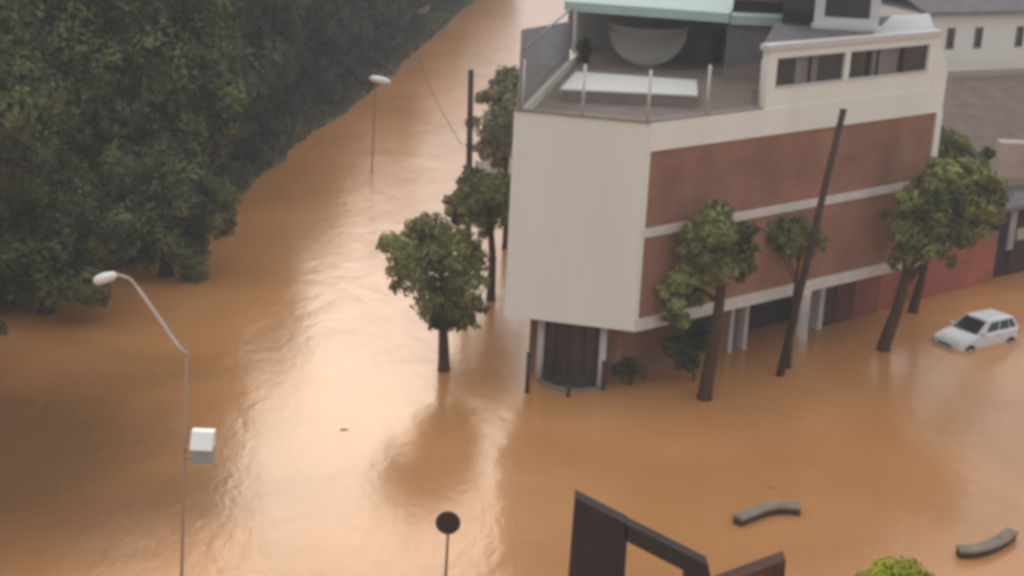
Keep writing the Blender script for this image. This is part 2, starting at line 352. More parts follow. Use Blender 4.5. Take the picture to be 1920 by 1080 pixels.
# --- park grove on the left bank: five tree shapes copied over the grove
protos = []
for i in range(5):
    rg = random.Random(40+i); rad = 4.6; lob = crown_lobes(rg, rad, 8.4, 24, .36)
    lob = [(x, y, z+4.9+rg.uniform(0, .6), r_, s) for x, y, z, r_, s in lob]
    tr = tree('park_tree', 'tall dark tree inside the dense grove on the flooded left bank', (0, 0, 0), lob, M['leaffar'], 9500, 0.24, (0.2, 0.1, 5.0), 0.28, M['wetbark'], 'trees of the park grove', seed=60+i)
    protos.append(tr)
rg = random.Random(11); placed = []; first = set()
y = 74
spots = []
while y < 235:
    xl = -0.345*y-12; x = shore_x(y)-(3.6 if y < 92 else 4.3)
    while x > xl:
        spots.append((x+rg.uniform(-1.0, .7), y+rg.uniform(-2, 2))); x -= rg.uniform(6.2, 7.6)
    y += 6.8
for i, (x, y) in enumerate(spots):
    k = i % 5
    if k not in first: o = protos[k]; first.add(k)
    else: o = copy_tree(protos[k])
    o.location = (x, y, 0.6); s = rg.uniform(1.1, 1.45); o.scale = (s, s, s*rg.uniform(.92, 1.1)); o.rotation_euler = (0, 0, rg.uniform(0, 6.28))

# --- front trees of the bank, each with its own crown
def front_tree(label, bx, by, items, n, size, seed, leafm='leafdark', rt=.3, trunkz=4.0):
    base = Vector((bx, by, 0.3)); lob = lobes_px(base, items)
    tree('bank_tree', label, base, lob, M[leafm], n, size, (0, 0, trunkz), rt, M['wetbark'], 'leafy trees along the left bank', seed=seed)
front_tree('large dark tree low over the water behind the street lamp head, at the left edge', -19.0, 62.0,
    [(30, 470, 1.8, 0), (100, 490, 1.7, -.5), (150, 530, 1.2, -1), (110, 540, 1.1, -1), (45, 530, 1.2, 0), (190, 440, 1.6, 0), (120, 400, 2.0, 1), (60, 330, 2.0, .5), (-40, 300, 2.2, 1), (20, 380, 2.2, 1), (-60, 450, 2.4, 0), (-60, 540, 1.8, 0), (175, 555, .7, -1), (215, 470, .9, 0)], 15000, .16, 1)
front_tree('broad dark tree whose rounded crown juts over the water right of the street lamp arm', -15.4, 68.0,
    [(300, 380, 1.9, 0), (360, 370, 1.7, 0), (390, 410, 1.3, 0), (300, 440, 1.5, -.5), (350, 470, 1.0, -.5), (365, 510, .65, -.5), (270, 470, 1.0, 0), (240, 320, 1.7, .5), (320, 310, 1.7, .5), (410, 370, .9, 0), (240, 400, 1.7, 1)], 15000, .16, 2)
front_tree('yellowish green tree between the two low overhanging crowns on the left bank', -19.2, 68.5,
    [(140, 350, 1.7, 0), (80, 330, 1.7, 0), (180, 400, 1.4, 0), (120, 400, 1.4, 0), (20, 300, 2.2, 0), (200, 340, 1.4, .5)], 11000, .16, 3, 'leafmid')
front_tree('tall tree at the left edge with a pale lit crown rim above the lamp', -22.5, 66.5,
    [(10, 220, 2.0, 0), (-50, 240, 2.4, 0), (50, 290, 1.6, 0), (70, 240, 1.4, .5), (-20, 320, 2.0, 0), (-60, 360, 2.4, 0), (-70, 160, 2.2, 0), (20, 150, 1.6, .5)], 12000, .16, 4, 'leafmid')
front_tree('high spreading dark tree of the bank, crown reaching over the flooded street edge', -17.4, 71.0,
    [(330, 150, 2.2, 0), (400, 160, 1.7, 0), (440, 190, 1.1, -.5), (420, 225, 1.3, -.5), (350, 230, 1.9, 0), (280, 200, 1.9, 0), (300, 90, 2.1, 0), (390, 100, 1.6, .5), (250, 260, 1.6, 0), (380, 275, 1.2, 0), (320, 20, 1.8, .5), (270, 40, 1.6, .5), (380, 20, 1.7, .5), (300, -70, 2.0, .5), (380, -60, 1.7, .8), (330, -150, 1.8, .5)], 18000, .165, 5)
front_tree('tall dark tree behind the left edge crowns, highest foliage of the near grove', -20.5, 70.0,
    [(120, 180, 2.4, 0), (190, 120, 2.2, 0), (100, 80, 2.4, 0), (20, 90, 2.4, 0), (220, 210, 1.9, 0), (150, 250, 1.8, -.5), (40, 0, 2.4, 1), (170, 30, 2.1, .5), (110, -40, 2.2, .5), (220, -10, 1.9, .5), (150, -120, 2.2, .5), (60, -130, 2.2, 1), (220, -110, 1.9, .5), (120, -220, 2.1, .5), (20, -70, 2.2, 1)], 18000, .165, 6)
# tall trees on the near left bank, mostly beside the frame; one twig reaches into it
for i, (x, y, hh, lb) in enumerate(((-20.2, 56.5, 9.6, 'tall tree at the far left whose dark twig tip shows below the low overhanging crown'), (-21.0, 47.0, 9.5, 'tall tree on the near left bank just outside the frame'), (-21.5, 38.5, 9.0, 'tall tree on the near left bank furthest outside the frame'))):
    rg = random.Random(500+i); lob = [(a, b_, c_+hh, r_, s_) for a, b_, c_, r_, s_ in crown_lobes(rg, 4.9, 9.0, 22, .36)]
    if i == 0:
        tw = aty(-4, 618, y)-Vector((x, y, .3)); lob += [(tw.x, tw.y, tw.z, .38, .9), (tw.x-.5, tw.y, tw.z+.3, .5, .9), (tw.x-1.2, tw.y, tw.z+1.2, .8, .9)]
    tree('bank_tree', lb, (x, y, .3), lob, M['leafdark'], 15000, .175, (.3, .2, hh), .32, M['wetbark'], 'leafy trees along the left bank', seed=520+i)
# low shrubs along the water's edge
shr = None
for i in range(22):
    rg = random.Random(300+i); y = 72+i*5.2+rg.uniform(-2.2, 2.2); x = shore_x(y)-rg.uniform(1.2, 3.4)
    if shr is None:
        lob = [(0, 0, .7, .85, .8), (.7, .3, .55, .65, .8), (-.6, .4, .6, .7, .8), (.1, -.7, .45, .6, .8), (-.2, .1, 1.2, .55, .9)]
        shr = tree('bank_shrub', "low dark shrub on the verge along the left bank's water line", (x, y, .15), lob, M['leaffar'], 900, .17, (0, 0, .8), .06, M['bark'], 'low shrubs on the left bank verge', seed=77, cat='shrub', limbn=3); o = shr
    else:
        o = copy_tree(shr); o.location = (x, y, .15)
    q = rg.uniform(.8, 1.7); o.scale = (q*1.15, q*1.15, q); o.rotation_euler = (0, 0, rg.uniform(0, 6.28))

# rough grass along the verge
vg = MB(); rg = random.Random(9)
for _ in range(9000):
    y = rg.uniform(66, 200); o = rg.uniform(-4.5, .25)**1.0; x = shore_x(y)+o; z = .05 if o > -.4 else min(.55, .18+(-o-.6)*.15)
    h = rg.uniform(.15, .55); a = rg.uniform(0, 6.28); ux_, uy_ = math.cos(a)*.12, math.sin(a)*.12; lx, ly = rg.uniform(-.2, .2), rg.uniform(-.2, .2)
    vg.add([(x-ux_, y-uy_, z-.1), (x+ux_, y+uy_, z-.1), (x+lx+ux_*.4, y+ly+uy_*.4, z+h), (x+lx-ux_*.4, y+ly-uy_*.4, z+h*.9)], [(0, 1, 2, 3)])
M['vergegrass'] = leaf_mat('dry_verge_grass', (0.05, 0.045, 0.02), (0.20, 0.17, 0.085))
tag(vg.build('verge_grass', M['vergegrass']), 'rough brownish grass along the left bank verge', 'grass', kind='stuff')

# ------------------------------------------------------------------ corner building
A = Vector((-0.24, 56.15, 0)); B = Vector((4.50, 55.05, 0))
d = Vector((0.76, 0.65, 0)).normalized(); n = Vector((d.y, -d.x, 0)); UP = Vector((0, 0, 1))
fdir = (A-B).normalized(); fn = Vector((-fdir.y, fdir.x, 0))
if fn.y > 0: fn = -fn
LW = Vector((0.16, 0.987, 0)).normalized()                 # direction of the hidden left wall
SL = 17.1
Cc = B+d*SL; D1 = Cc-n*11.5; E1 = A+LW*21
ZB, ZT = 2.75, 10.42
bld = empty('corner_building', 'three storey corner building with blank white front and red brown brick side over the flood', 'building', B)
def bpart(mb, name, m, label=None, local=True):
    o = mb.build(name, M[m] if isinstance(m, str) else m, bld, label)
    return o
def rel(p): return Vector(p)-B                               # building children are modelled relative to the corner
def S(s, z, out=0.0): return d*s+n*out+UP*z                  # facade point relative to B
def sbox(mb, s0, s1, z0, z1, o0, o1):
    return mb.box(S((s0+s1)/2, (z0+z1)/2, (o0+o1)/2), (s1-s0, abs(o1-o0), z1-z0), d, n, UP)
# wall mesh in its own facade frame (so brick courses follow the wall)
FR = Matrix(((d.x, -n.x, 0), (d.y, -n.y, 0), (0, 0, 1))).to_4x4()
def fpart(name, m, boxes, parent=None, label=None):
    mb = MB()
    for (s0, s1, z0, z1, o0, o1) in boxes: mb.box(((s0+s1)/2, -(o0+o1)/2, (z0+z1)/2), (s1-s0, abs(o1-o0), z1-z0))
    o = mb.build(name, M[m], parent or bld, label)
    if parent is None: o.matrix_local = FR
    return o
# upper mass: white front wall (thick prism), floor slab, back and left walls
fr = MB(); fr.box(rel(A.lerp(B, .5))+UP*((ZB+ZT)/2)-fn*0.15, ((A-B).length, 0.30, ZT-ZB), fdir, fn, UP); bpart(fr, 'front_wall', 'white')
ip = lambda p, q: (rel(p).x, rel(p).y)
sl = MB(); sl.prism([ip(A-fn*.32+LW*.02, 0), ip(B-fn*.32-n*.32, 0), ip(Cc-n*.32-d*.02, 0), ip(D1, 0), ip(E1, 0)], ZB+.02, ZB+.28); bpart(sl, 'floor_slab', 'cap')
rw = MB(); rw.box(rel(A.lerp(E1, .5))+UP*((ZB+ZT)/2)+Vector((LW.y, -LW.x, 0))*.16, (21, .28, ZT-ZB-.05), LW, Vector((LW.y, -LW.x, 0)), UP)
bpart(rw, 'left_wall', 'white')
bw = MB(); e_ = (E1-D1).normalized(); bw.box(rel(E1.lerp(D1, .5))+UP*((ZB+ZT)/2), ((E1-D1).length-.4, .28, ZT-ZB-.05), e_, Vector((-e_.y, e_.x, 0)), UP); bpart(bw, 'back_wall', 'greywall')
fpart('end_wall', 'cap', [(SL-.34, SL, ZB, ZT-.03, -11.3, -.33)])
# side facade, bottom to top: band, brick, band, brick, parapet
fpart('brick_panel', 'brick', [(0.14, SL-.36, 3.20, 6.26, -.30, -.03)])
fpart('brick_panel', 'brick', [(0.14, SL-.36, 6.58, 9.40, -.30, -.03)])
fpart('floor_band', 'cap', [(0.0, SL-.36, ZB, 3.20, -.32, 0.06)])
fpart('floor_band', 'cap', [(0.0, SL-.36, 6.26, 6.58, -.32, 0.05)])
fpart('parapet', 'white', [(0.0, SL, 9.40, ZT, -.32, 0.04)])
fpart('corner_pier', 'white', [(-.02, .14, 3.20, 6.26, -.31, .02), (-.02, .14, 6.58, 9.40, -.31, .02)])
fpart('end_pier', 'white', [(SL-.36, SL+.02, ZB, 9.40, -.32, .07)])
# ground floor, set back two metres behind columns
fpart('ground_wall', 'brick', [(0.8, 7.3, GZ, ZB, -2.4, -2.0)], label='dark red brick shop wall')
fpart('ground_wall', 'redbrick', [(15.3, SL, GZ, ZB, -2.4, -2.0)], label='red painted wall')
fpart('door_surround', 'frame', [(7.3, 7.5, GZ, ZB, -2.4, -1.85), (8.1, 8.32, GZ, ZB, -2.4, -1.80), (7.5, 8.1, 1.9, ZB, -2.4, -1.9)])
dr = fpart('door', 'greywall', [(7.5, 8.1, GZ, 1.9, -2.3, -2.15)])
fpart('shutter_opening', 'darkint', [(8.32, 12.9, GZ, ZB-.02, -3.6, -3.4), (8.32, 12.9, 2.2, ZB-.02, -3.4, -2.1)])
fpart('pillar', 'frame', [(12.9, 13.2, GZ, ZB, -2.4, -1.9)])
fpart('shop_window', 'glass', [(13.2, 14.1, .5, ZB-.1, -2.3, -2.1), (13.2, 14.1, GZ, .5, -2.4, -2.05)])
fpart('red_door', 'darkred', [(14.1, 15.3, GZ, ZB-.02, -2.35, -2.05)])
fpart('window', 'glass', [(4.2, 6.4, .7, 2.2, -2.0, -1.97)])
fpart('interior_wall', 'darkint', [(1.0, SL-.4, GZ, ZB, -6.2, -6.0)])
# rounded glass bay under the white front, two columns, rounded step
P1 = at(1010, 712); P2 = at(1125, 728)
for p in (P1, P2):
    cm = MB(); cm.tube([rel(p)+UP*GZ, rel(p)+UP*(ZB+.04)], .15, 14); bpart(cm, 'column', 'frame')
bc = (P1+P2)/2-fn*0.35; bm2 = MB(); st = MB(); ft = MB(); hw = (P2-P1).length/2
ux = (P2-P1).normalized()
def arc(rx, ry, k=18): return [rel(bc)+ux*(rx*math.cos(math.pi*i/k))+fn*(ry*math.sin(math.pi*i/k)) for i in range(k+1)]
bm2.prism([(q.x, q.y) for q in arc(hw*.96, .75)], 0.55, ZB); bpart(bm2, 'glass_bay', 'drum')
ft.prism([(q.x, q.y) for q in arc(hw*.98, .95)], GZ, 0.55); bpart(ft, 'bay_plinth', M['leafdark'] if False else 'drum')
st.prism([(q.x, q.y) for q in arc(hw*1.12, 1.28)], GZ, 0.09); bpart(st, 'curved_step', 'conc')
for q in (-.48, 0, .48):
    mm = MB(); p = rel(bc)+ux*(hw*.96*q)+fn*(.75*math.sqrt(1-q*q)+.02); mm.tube([p+UP*.55, p+UP*ZB], .035, 6); bpart(mm, 'mullion', 'darkint')
gw = MB(); gw.box(rel(bc)-fn*.5+UP*((ZB+GZ)/2), (hw*2+1.2, .3, ZB-GZ), ux, fn, UP); bpart(gw, 'bay_back_wall', 'brick')

# terrace: deck, railing posts and panes, slatted screen
dk = MB(); dk.prism([ip(A-fn*.33+LW*.3, 0), ip(B-fn*.33-n*.34, 0), ip(B+d*(SL-.4)-n*.34, 0), ip(D1, 0), ip(E1, 0)], ZT-.62, ZT-.34); bpart(dk, 'terrace_deck', 'deck')
cpm = MB(); cpm.box(rel(A.lerp(B, .5))+UP*(ZT+.03)-fn*.14, ((A-B).length+.06, .42, .06), fdir, fn, UP); bpart(cpm, 'coping', 'deck')
fpart('coping', 'deck', [(0.1, 5.9, ZT, ZT+.05, -.34, .02)])
posts = [rel(A)+fdir*-.25, rel(A.lerp(B, .5))+Vector((0, 0, 0)), rel(B)+fdir*.12, d*3.0, d*5.8]
inset = [-fn*.15, -fn*.15, -fn*.2, -n*.16, -n*.16]
pts = [p+q+UP*(ZT+.06) for p, q in zip(posts, inset)]
for i, p in enumerate(pts):
    m_ = MB(); m_.tube([p, p+UP*1.75], .055 if i in (1, 2, 3) else .04, 8); bpart(m_, 'railing_post', 'frame')
for p, q in zip(pts, pts[1:]):
    a = (q-p).normalized(); m_ = MB(); m_.box((p+q)/2+UP*.85, ((q-p).length-.14, .016, 1.55), a, Vector((-a.y, a.x, 0)), UP); bpart(m_, 'glass_panel', 'pane')
ln = Vector((LW.y, -LW.x, 0)); sc_ = MB()
for i in range(64):
    s = .15+i*.2; h = 2.9-.02*i
    sc_.box(rel(A)+LW*s+ln*.12+UP*(ZT-.04+h/2), (.17, .05+.02*(i % 2), h), LW, ln, UP)
sc_.box(rel(A)+LW*6.5+ln*.20+UP*(ZT+.5), (12.8, .05, .08), LW, ln, UP); sc_.box(rel(A)+LW*6.5+ln*.20+UP*(ZT+2.2), (12.8, .05, .08), LW, ln, UP)
bpart(sc_, 'slatted_screen', 'slat')
# penthouse flush with the facade
PS0, PS1, PZ = 5.95, SL-.9, 12.62
fpart('penthouse_wall', 'white', [(PS0, PS1, ZT, 11.16, -.30, .0), (PS0, PS1, 12.32, PZ, -.30, .0), (PS0, 6.45, 11.16, 12.32, -.3, 0), (10.42, 10.72, 11.16, 12.32, -.30, .0), (15.75, PS1, 11.16, 12.32, -.30, .0)])
K0 = d*PS0-n*.31; KE = rel(at(1453, 47, PZ)); KD = Vector((KE.x-K0.x, KE.y-K0.y, 0)).normalized(); KLEN = Vector((KE.x-K0.x, KE.y-K0.y, 0)).length; KN = Vector((KD.y, -KD.x, 0))
m_ = MB(); m_.box(K0+KD*(KLEN/2)+KN*.16+UP*((ZT-.33+PZ)/2), (KLEN, .28, PZ-ZT+.31), KD, KN, UP); bpart(m_, 'penthouse_side_wall', 'greywall')
fpart('penthouse_end_wall', 'white', [(PS1, PS1+.25, ZT, PZ-.05, -9.0, -.31)])
m_ = MB(); m_.slab([S(PS1, ZT, .02), S(SL+.05, ZT, .02), S(SL+.05, 11.2, .02), S(PS1+.1, 12.45, .02), S(PS1, 12.45, .02)], -n*2.2); bpart(m_, 'sloped_wing', 'white')
for s0, s1 in ((6.45, 10.42), (10.72, 15.75)):
    wf = fpart('window', 'frame', [(s0, s1, 11.16, 11.22, -.2, .04), (s0, s1, 12.27, 12.32, -.2, .04)])
    fpart('pane', 'glass', [(s0, s1, 11.22, 12.27, -.16, -.13)], parent=wf)
    fpart('curtain', 'greywall', [(s0+(s1-s0)*.30, s0+(s1-s0)*.62, 11.24, 12.25, -.125, -.118)], parent=wf, label='greyish curtain behind glass')
    for k in ((.5,) if s0 < 7 else (.25, .36, .68)):
        fpart('mullion', 'darkint', [(s0+(s1-s0)*k-.05, s0+(s1-s0)*k+.05, 11.22, 12.27, -.115, -.06)], parent=wf)
RB0 = rel(at(1453, 47, PZ)); RB1 = rel(at(1742, 30, PZ)); RF0 = S(PS0-.1, 0, -.31); RF1 = S(SL-.7, 0, -.31); RM0 = RF0.lerp(RF1, .60); RM1 = RB0.lerp(RB1, .74)
m_ = MB(); m_.prism([(q.x, q.y) for q in (RF0, RM0, RM1, RB0)], PZ, PZ+.1); bpart(m_, 'penthouse_roof', 'roof')
m_ = MB(); m_.prism([(q.x, q.y) for q in (RM0+d*.01, RF1, RB1, RM1+d*.01)], PZ, PZ+.12); bpart(m_, 'penthouse_roof', 'lightroof', 'pale roof sheet')
fpart('fascia', 'frame', [(PS0-.2, SL-.7, PZ-.02, PZ+.2, -.30, .10)])
# upper set-back room, squared to the terrace canopy
U0 = rel(at(1466, 46, PZ+.1)); U1 = rel(at(1646, 57, PZ+.1)); uxx = Vector((U1.x-U0.x, U1.y-U0.y, 0)); UL = uxx.length; uxx.normalize(); uyy = Vector((-uxx.y, uxx.x, 0))
def ubox(name, m, boxes, parent=None):
    mb = MB()
    for (x0, x1, y0, y1, z0, z1) in boxes: mb.box(Vector((U0.x, U0.y, 0))+uxx*((x0+x1)/2)+uyy*((y0+y1)/2)+UP*((z0+z1)/2), (x1-x0, y1-y0, z1-z0), uxx, uyy, UP)
    o = mb.build(name, M[m], parent or bld); return o
ub = PZ+.1
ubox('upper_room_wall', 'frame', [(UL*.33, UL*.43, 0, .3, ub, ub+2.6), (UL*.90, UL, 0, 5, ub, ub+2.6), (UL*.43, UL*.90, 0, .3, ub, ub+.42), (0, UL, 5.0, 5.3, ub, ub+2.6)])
ubox('dark_glass_wall', 'glass', [(0.02, UL*.33, .35, .5, ub, ub+2.6), (0.02, .15, .5, 5, ub, ub+2.6)])
ubox('window', 'glass', [(UL*.43, UL*.90, .1, .16, ub+.42, ub+2.55)])
ubox('upper_roof', 'frame', [(-.4, UL+.5, -.5, 5.6, ub+2.6, ub+2.85)])
ubox('roof_ledge', 'frame', [(UL*.30, UL*1.02, -.55, -.005, ub, ub+.16)])
# canopy over the terrace
c0 = at(1058, 20, 12.5); c1 = at(1366, 43, 12.5); cb = Vector((0.2, 1, 0)).normalized()
cn = MB(); cn.prism([ip(c0, 0), ip(c1, 0), ip(c1+cb*9, 0), ip(c0+cb*9, 0)], 12.5, 12.9); bpart(cn, 'canopy', 'teal')
e0 = at(1368, 44, 12.45); e1 = at(1464, 48, 12.45)
cn = MB(); cn.prism([ip(e0, 0), ip(e1, 0), ip(e1+cb*3, 0), ip(e0+cb*3, 0)], 12.42, 12.80); bpart(cn, 'canopy_lip', 'teal')
cn = MB(); cn.prism([ip(e0+cb*1.2, 0), ip(e1+cb*1.2, 0), ip(e1+cb*5, 0), ip(e0+cb*5, 0)], 12.81, 13.3); bpart(cn, 'roof_vent_band', 'darkint')
lw = MB(); lw.box(rel((e0+e1)/2)+cb*.5+UP*(-12.45+(ZT-.34+12.42)/2), ((e1-e0).length+.2, .16, 12.42-ZT+.34), (e1-e0).normalized(), cb, UP); bpart(lw, 'lip_wall', 'greywall')
cc = at(1076, 112, ZT-.34)
cm = MB(); cm.tube([rel(cc)+UP*0, rel(cc)+UP*(12.52-cc.z)], .12, 10); bpart(cm, 'canopy_column', 'frame')
b0 = c0+cb*5.5; b1 = c1+cb*6.5
bk = MB(); a = (b1-b0).normalized(); bk.box(rel((b0+b1)/2*1.0)+UP*(-12.5+(ZT-.34+12.5)/2), ((b1-b0).length+1.5, .2, 12.5-ZT+.34), a, Vector((-a.y, a.x, 0)), UP)
bpart(bk, 'terrace_back_wall', 'greywall')

# terrace furniture (things of their own)
wt = empty('terrace_table', 'long white topped table on the roof terrace of the corner building', 'table', (0, 0, 0))
q0 = at(1050, 166, ZT+.15); q1 = at(1308, 178, ZT+.15); q2 = at(1306, 150, ZT+.15); q3 = at(1080, 134, ZT+.15)
t_ = MB(); t_.prism([(q.x, q.y) for q in (q0, q1, q2, q3)], ZT+.08, ZT+.15); t_.build('table_top', M['whitetop'], wt)
ctr = (q0+q1+q2+q3)/4
t_ = MB(); t_.prism([tuple((q.lerp(ctr, .04)).xy) for q in (q0, q1, q2, q3)], ZT-.32, ZT+.08); t_.build('table_base', M['greywall'], wt)
hc = aty(1216, 48, 70.0); hm = MB(); ring = []
for i in range(25):
    a = math.pi*i/24; ring.append((hc.x-1.72*math.cos(a), hc.z-1.62*math.sin(a)**.8))
vs = []; NN = len(ring)
rows = 7; grid = []
for j in range(rows):
    grid.append([])
    for i in range(NN):
        kx = (ring[i][0]-hc.x); kz = (ring[i][1]-hc.z)*j/(rows-1)
        grid[-1].append((hc.x+kx, 70.0+.35*math.sin(math.pi*j/(rows-1))-.25*(1-abs(kx)/1.8), hc.z+kz-.12*(1-(kx/1.8)**2)))
gv = [p for r_ in grid for p in r_]; gf = [(j*NN+i, j*NN+i+1, (j+1)*NN+i+1, (j+1)*NN+i) for j in range(rows-1) for i in range(NN-1)]
hm.add(gv, gf, True); ho = hm.build('cloth_awning', M['cloth']); md = ho.modifiers.new('thickness', 'SOLIDIFY'); md.thickness = .03
tag(ho, 'beige half round cloth hanging under the terrace canopy', 'awning')

for px, py, hgt_, lb in ((1096, 118, 1.0, 'small dark potted plant beside the white canopy column on the terrace'), (1345, 118, 1.5, 'dark potted plant on the terrace by the grey wall right of the hanging cloth')):
    p = at(px, py, ZT-.34); pr = empty('potted_plant', lb, 'plant', p, 0)
    rg = random.Random(px); m_ = MB(); m_.tube([(0, 0, 0), (0, 0, .35), (0, 0, .4)], [.16, .22, .23], 12); m_.build('pot', M['wood'], pr)
    lb_ = [(rg.uniform(-.15, .15), rg.uniform(-.15, .15), .5+k*(hgt_-.6)/3, .27, 1) for k in range(4)]
    m_ = MB(); leaves(m_, rg, lb_, 700, .09); m_.build('foliage', M['leafdark'], pr)
    m_ = MB(); m_.tube([(0, 0, .3), (0, 0, hgt_*.8)], [.03, .015], 6); m_.build('stem', M['bark'], pr)

# bollards around the corner
for (px, py, h, r_, lb) in ((988, 736, 1.55, .09, 'tall dark post left of the rounded shop bay'), (1065, 744, .42, .075, 'short dark post in the water before the middle of the rounded shop bay'), (1130, 731, 1.1, .09, 'dark post right of the rounded shop bay, beside the pale column')):
    p = at(px, py); root = empty('bollard', lb, 'bollard', (p.x, p.y, 0), 0, 'dark posts around the rounded bay')
    m_ = MB(); m_.tube([(0, 0, GZ), (0, 0, h-.05)], r_, 10); m_.build('post', M['wood'], root)
    m_ = MB(); m_.tube([(0, 0, h-.05), (0, 0, h), (0, 0, h+.05)], [r_*1.15, r_*1.15, r_*.6], 10); m_.build('cap', M['wood'], root)

# ------------------------------------------------------------------ street trees
def street_tree(label, bpx, bpy, items, n, size, seed, top, rt, leafm='leafstreet', barkm='bark', limbn=6, Yoff=0, group='street trees standing in the flood'):
    base = at(bpx, bpy); core = lobes_px(base, items); rf_ = random.Random(seed*7); lob = []
    for (cx, cy, cz, r_, sq) in core:                   # ragged outline: each clump carries smaller sprays
        lob.append((cx, cy, cz, r_*.84, sq))
        for _ in range(4 if r_ > .45 else 2):
            v = Vector((rf_.gauss(0, 1), rf_.gauss(0, 1), rf_.gauss(0, .8))).normalized()*r_*rf_.uniform(.75, 1.12)
            lob.append((cx+v.x, cy+v.y, cz+v.z, r_*rf_.uniform(.2, .42), sq))
    tp = aty(top[0], top[1], base.y)-base
    return tree('street_tree', label, base, lob, M[leafm], n, size, tp, rt, M[barkm], group, seed=seed, limbn=limbn)
street_tree('round crowned tree alone in the water just left of the white building front', 832, 694,
    [(820, 470, 1.35, 0), (760, 470, .95, -.2), (790, 520, 1.1, -.4), (860, 540, 1.05, -.3), (840, 580, .8, 0), (880, 490, .9, .2), (815, 430, .8, .3), (745, 510, .55, -.3), (735, 460, .55, 0), (885, 570, .6, 0), (800, 570, .7, -.3), (860, 450, .8, .3), (745, 540, .32, -.3), (780, 430, .6, 0), (836, 602, .6, -.2), (808, 592, .5, -.2), (872, 598, .5, 0)], 9500, .115, 21, (838, 560), .23)
street_tree('darker tree behind the round tree, half hidden by the white building front', 920, 562,
    [(905, 370, 1.1, 0), (870, 380, .8, 0), (930, 350, 1.0, 0), (890, 340, .8, .2), (940, 400, .9, 0), (865, 410, .5, 0), (905, 410, .7, -.2)], 6500, .125, 22, (918, 400), .2)
street_tree('pale olive tree behind the building corner, above the dark tree', 948, 465,
    [(935, 240, 1.3, 0), (955, 200, 1.3, 0), (925, 275, .9, 0), (960, 170, 1.0, .3), (950, 270, 1.1, 0), (965, 145, .7, .3)], 6500, .125, 23, (946, 300), .18, 'leafolive')
street_tree('tree leaning before the brick side, light green tufts hanging left of its trunk', 1321, 748,
    [(1340, 430, 1.0, 0), (1380, 460, .8, 0), (1320, 470, .8, -.3), (1360, 500, .8, -.2), (1300, 440, .6, 0), (1350, 395, .55, 0), (1390, 500, .55, 0), (1330, 520, .6, 0), (1275, 530, .62, -.4), (1265, 570, .5, -.4), (1290, 500, .5, -.3), (1300, 560, .5, 0), (1400, 430, .45, 0), (1255, 595, .36, -.4), (1280, 600, .38, -.3), (1245, 550, .34, -.4), (1285, 470, .4, -.2)], 8500, .11, 24, (1358, 500), .27)
street_tree('small sparse tree around the leaning utility pole before the brick side', 1478, 690,
    [(1455, 440, .6, 0), (1500, 430, .65, 0), (1530, 450, .5, 0), (1480, 465, .5, 0), (1435, 425, .4, 0), (1515, 470, .4, 0)], 2600, .105, 25, (1500, 470), .10)
street_tree('big leaning tree at the right end of the brick side, left of the white car', 1657, 656,
    [(1760, 400, 1.5, 0), (1700, 430, 1.0, 0), (1800, 370, 1.4, 0), (1850, 360, 1.1, .3), (1740, 460, 1.1, -.2), (1790, 440, 1.1, 0), (1720, 380, 1.0, 0), (1770, 330, 1.0, .3), (1830, 320, .8, .4), (1690, 480, .6, 0), (1860, 400, .7, .3)], 11000, .125, 26, (1705, 490), .28)
street_tree('tree with a dark flat crown behind the leaning tree at the right', 1712, 585,
    [(1770, 280, 1.2, 0), (1730, 290, .9, 0), (1800, 295, .9, 0), (1755, 310, .9, 0), (1840, 360, .9, 0), (1760, 350, 1.0, 0)], 6500, .13, 27, (1740, 470), .22, 'leafdark')
# low plants by the shop
def bush(label, px, py, items, n, size, seed, leafm, name='shrub', cat='shrub', z=0.0):
    base = at(px, py, z); lob = lobes_px(base, items)
    return tree(name, label, base, lob, M[leafm], n, size, (0, 0, max(.3, sum(l[2] for l in lobes_px(base, items))/len(items))), .05, M['bark'], seed=seed, cat=cat, limbn=3)
bush('dark shrub in the water beside the leaning tree trunk, under the brick side', 1300, 715, [(1300, 640, .62, 0), (1265, 650, .5, 0), (1325, 620, .5, 0), (1280, 610, .5, 0), (1290, 675, .5, 0)], 2200, .11, 31, 'leafdark')
bush('low dark shrub in the water right of the pale column', 1182, 722, [(1165, 692, .36, 0), (1195, 695, .38, 0), (1180, 684, .34, 0)], 1100, .09, 32, 'leafdark')
bush('bright yellow green round bush at the bottom right', 1682, 1225, [(1682, 1105, .75, 0), (1640, 1105, .62, 0), (1725, 1110, .62, 0), (1665, 1080, .55, -.1), (1700, 1080, .55, .1), (1682, 1140, .8, 0), (1630, 1150, .6, 0), (1735, 1150, .6, 0)], 6500, .075, 33, 'leafbright', 'round_bush', 'bush')
# spiky plant peeping past the slatted screen
sp_root = empty('spiky_plant', 'spiky plant with pointed leaves at the left edge of the terrace screen', 'plant', (0, 0, 0))
sb = MB(); pb = aty(1004, 84, 75.0); rg = random.Random(3)
for i in range(16):
    a = rg.uniform(1.6, 4.9); e = rg.uniform(.1, 1.1); L_ = rg.uniform(.8, 1.35)
    v = Vector((math.cos(a)*math.cos(e), math.sin(a)*math.cos(e)*.6, math.sin(e)))*L_; s = v.cross(UP).normalized()*.05
    sb.add([pb-s, pb+v*.5-s+UP*.05, pb+v, pb+v*.5+s+UP*.05, pb+s], [(0, 1, 2, 3, 4)])
sb.build('leaves', M['leafolive'], sp_root)
st_ = MB(); st_.tube([pb-UP*(pb.z+.4), pb], [.1, .07], 8); st_.build('stem', M['bark'], sp_root)

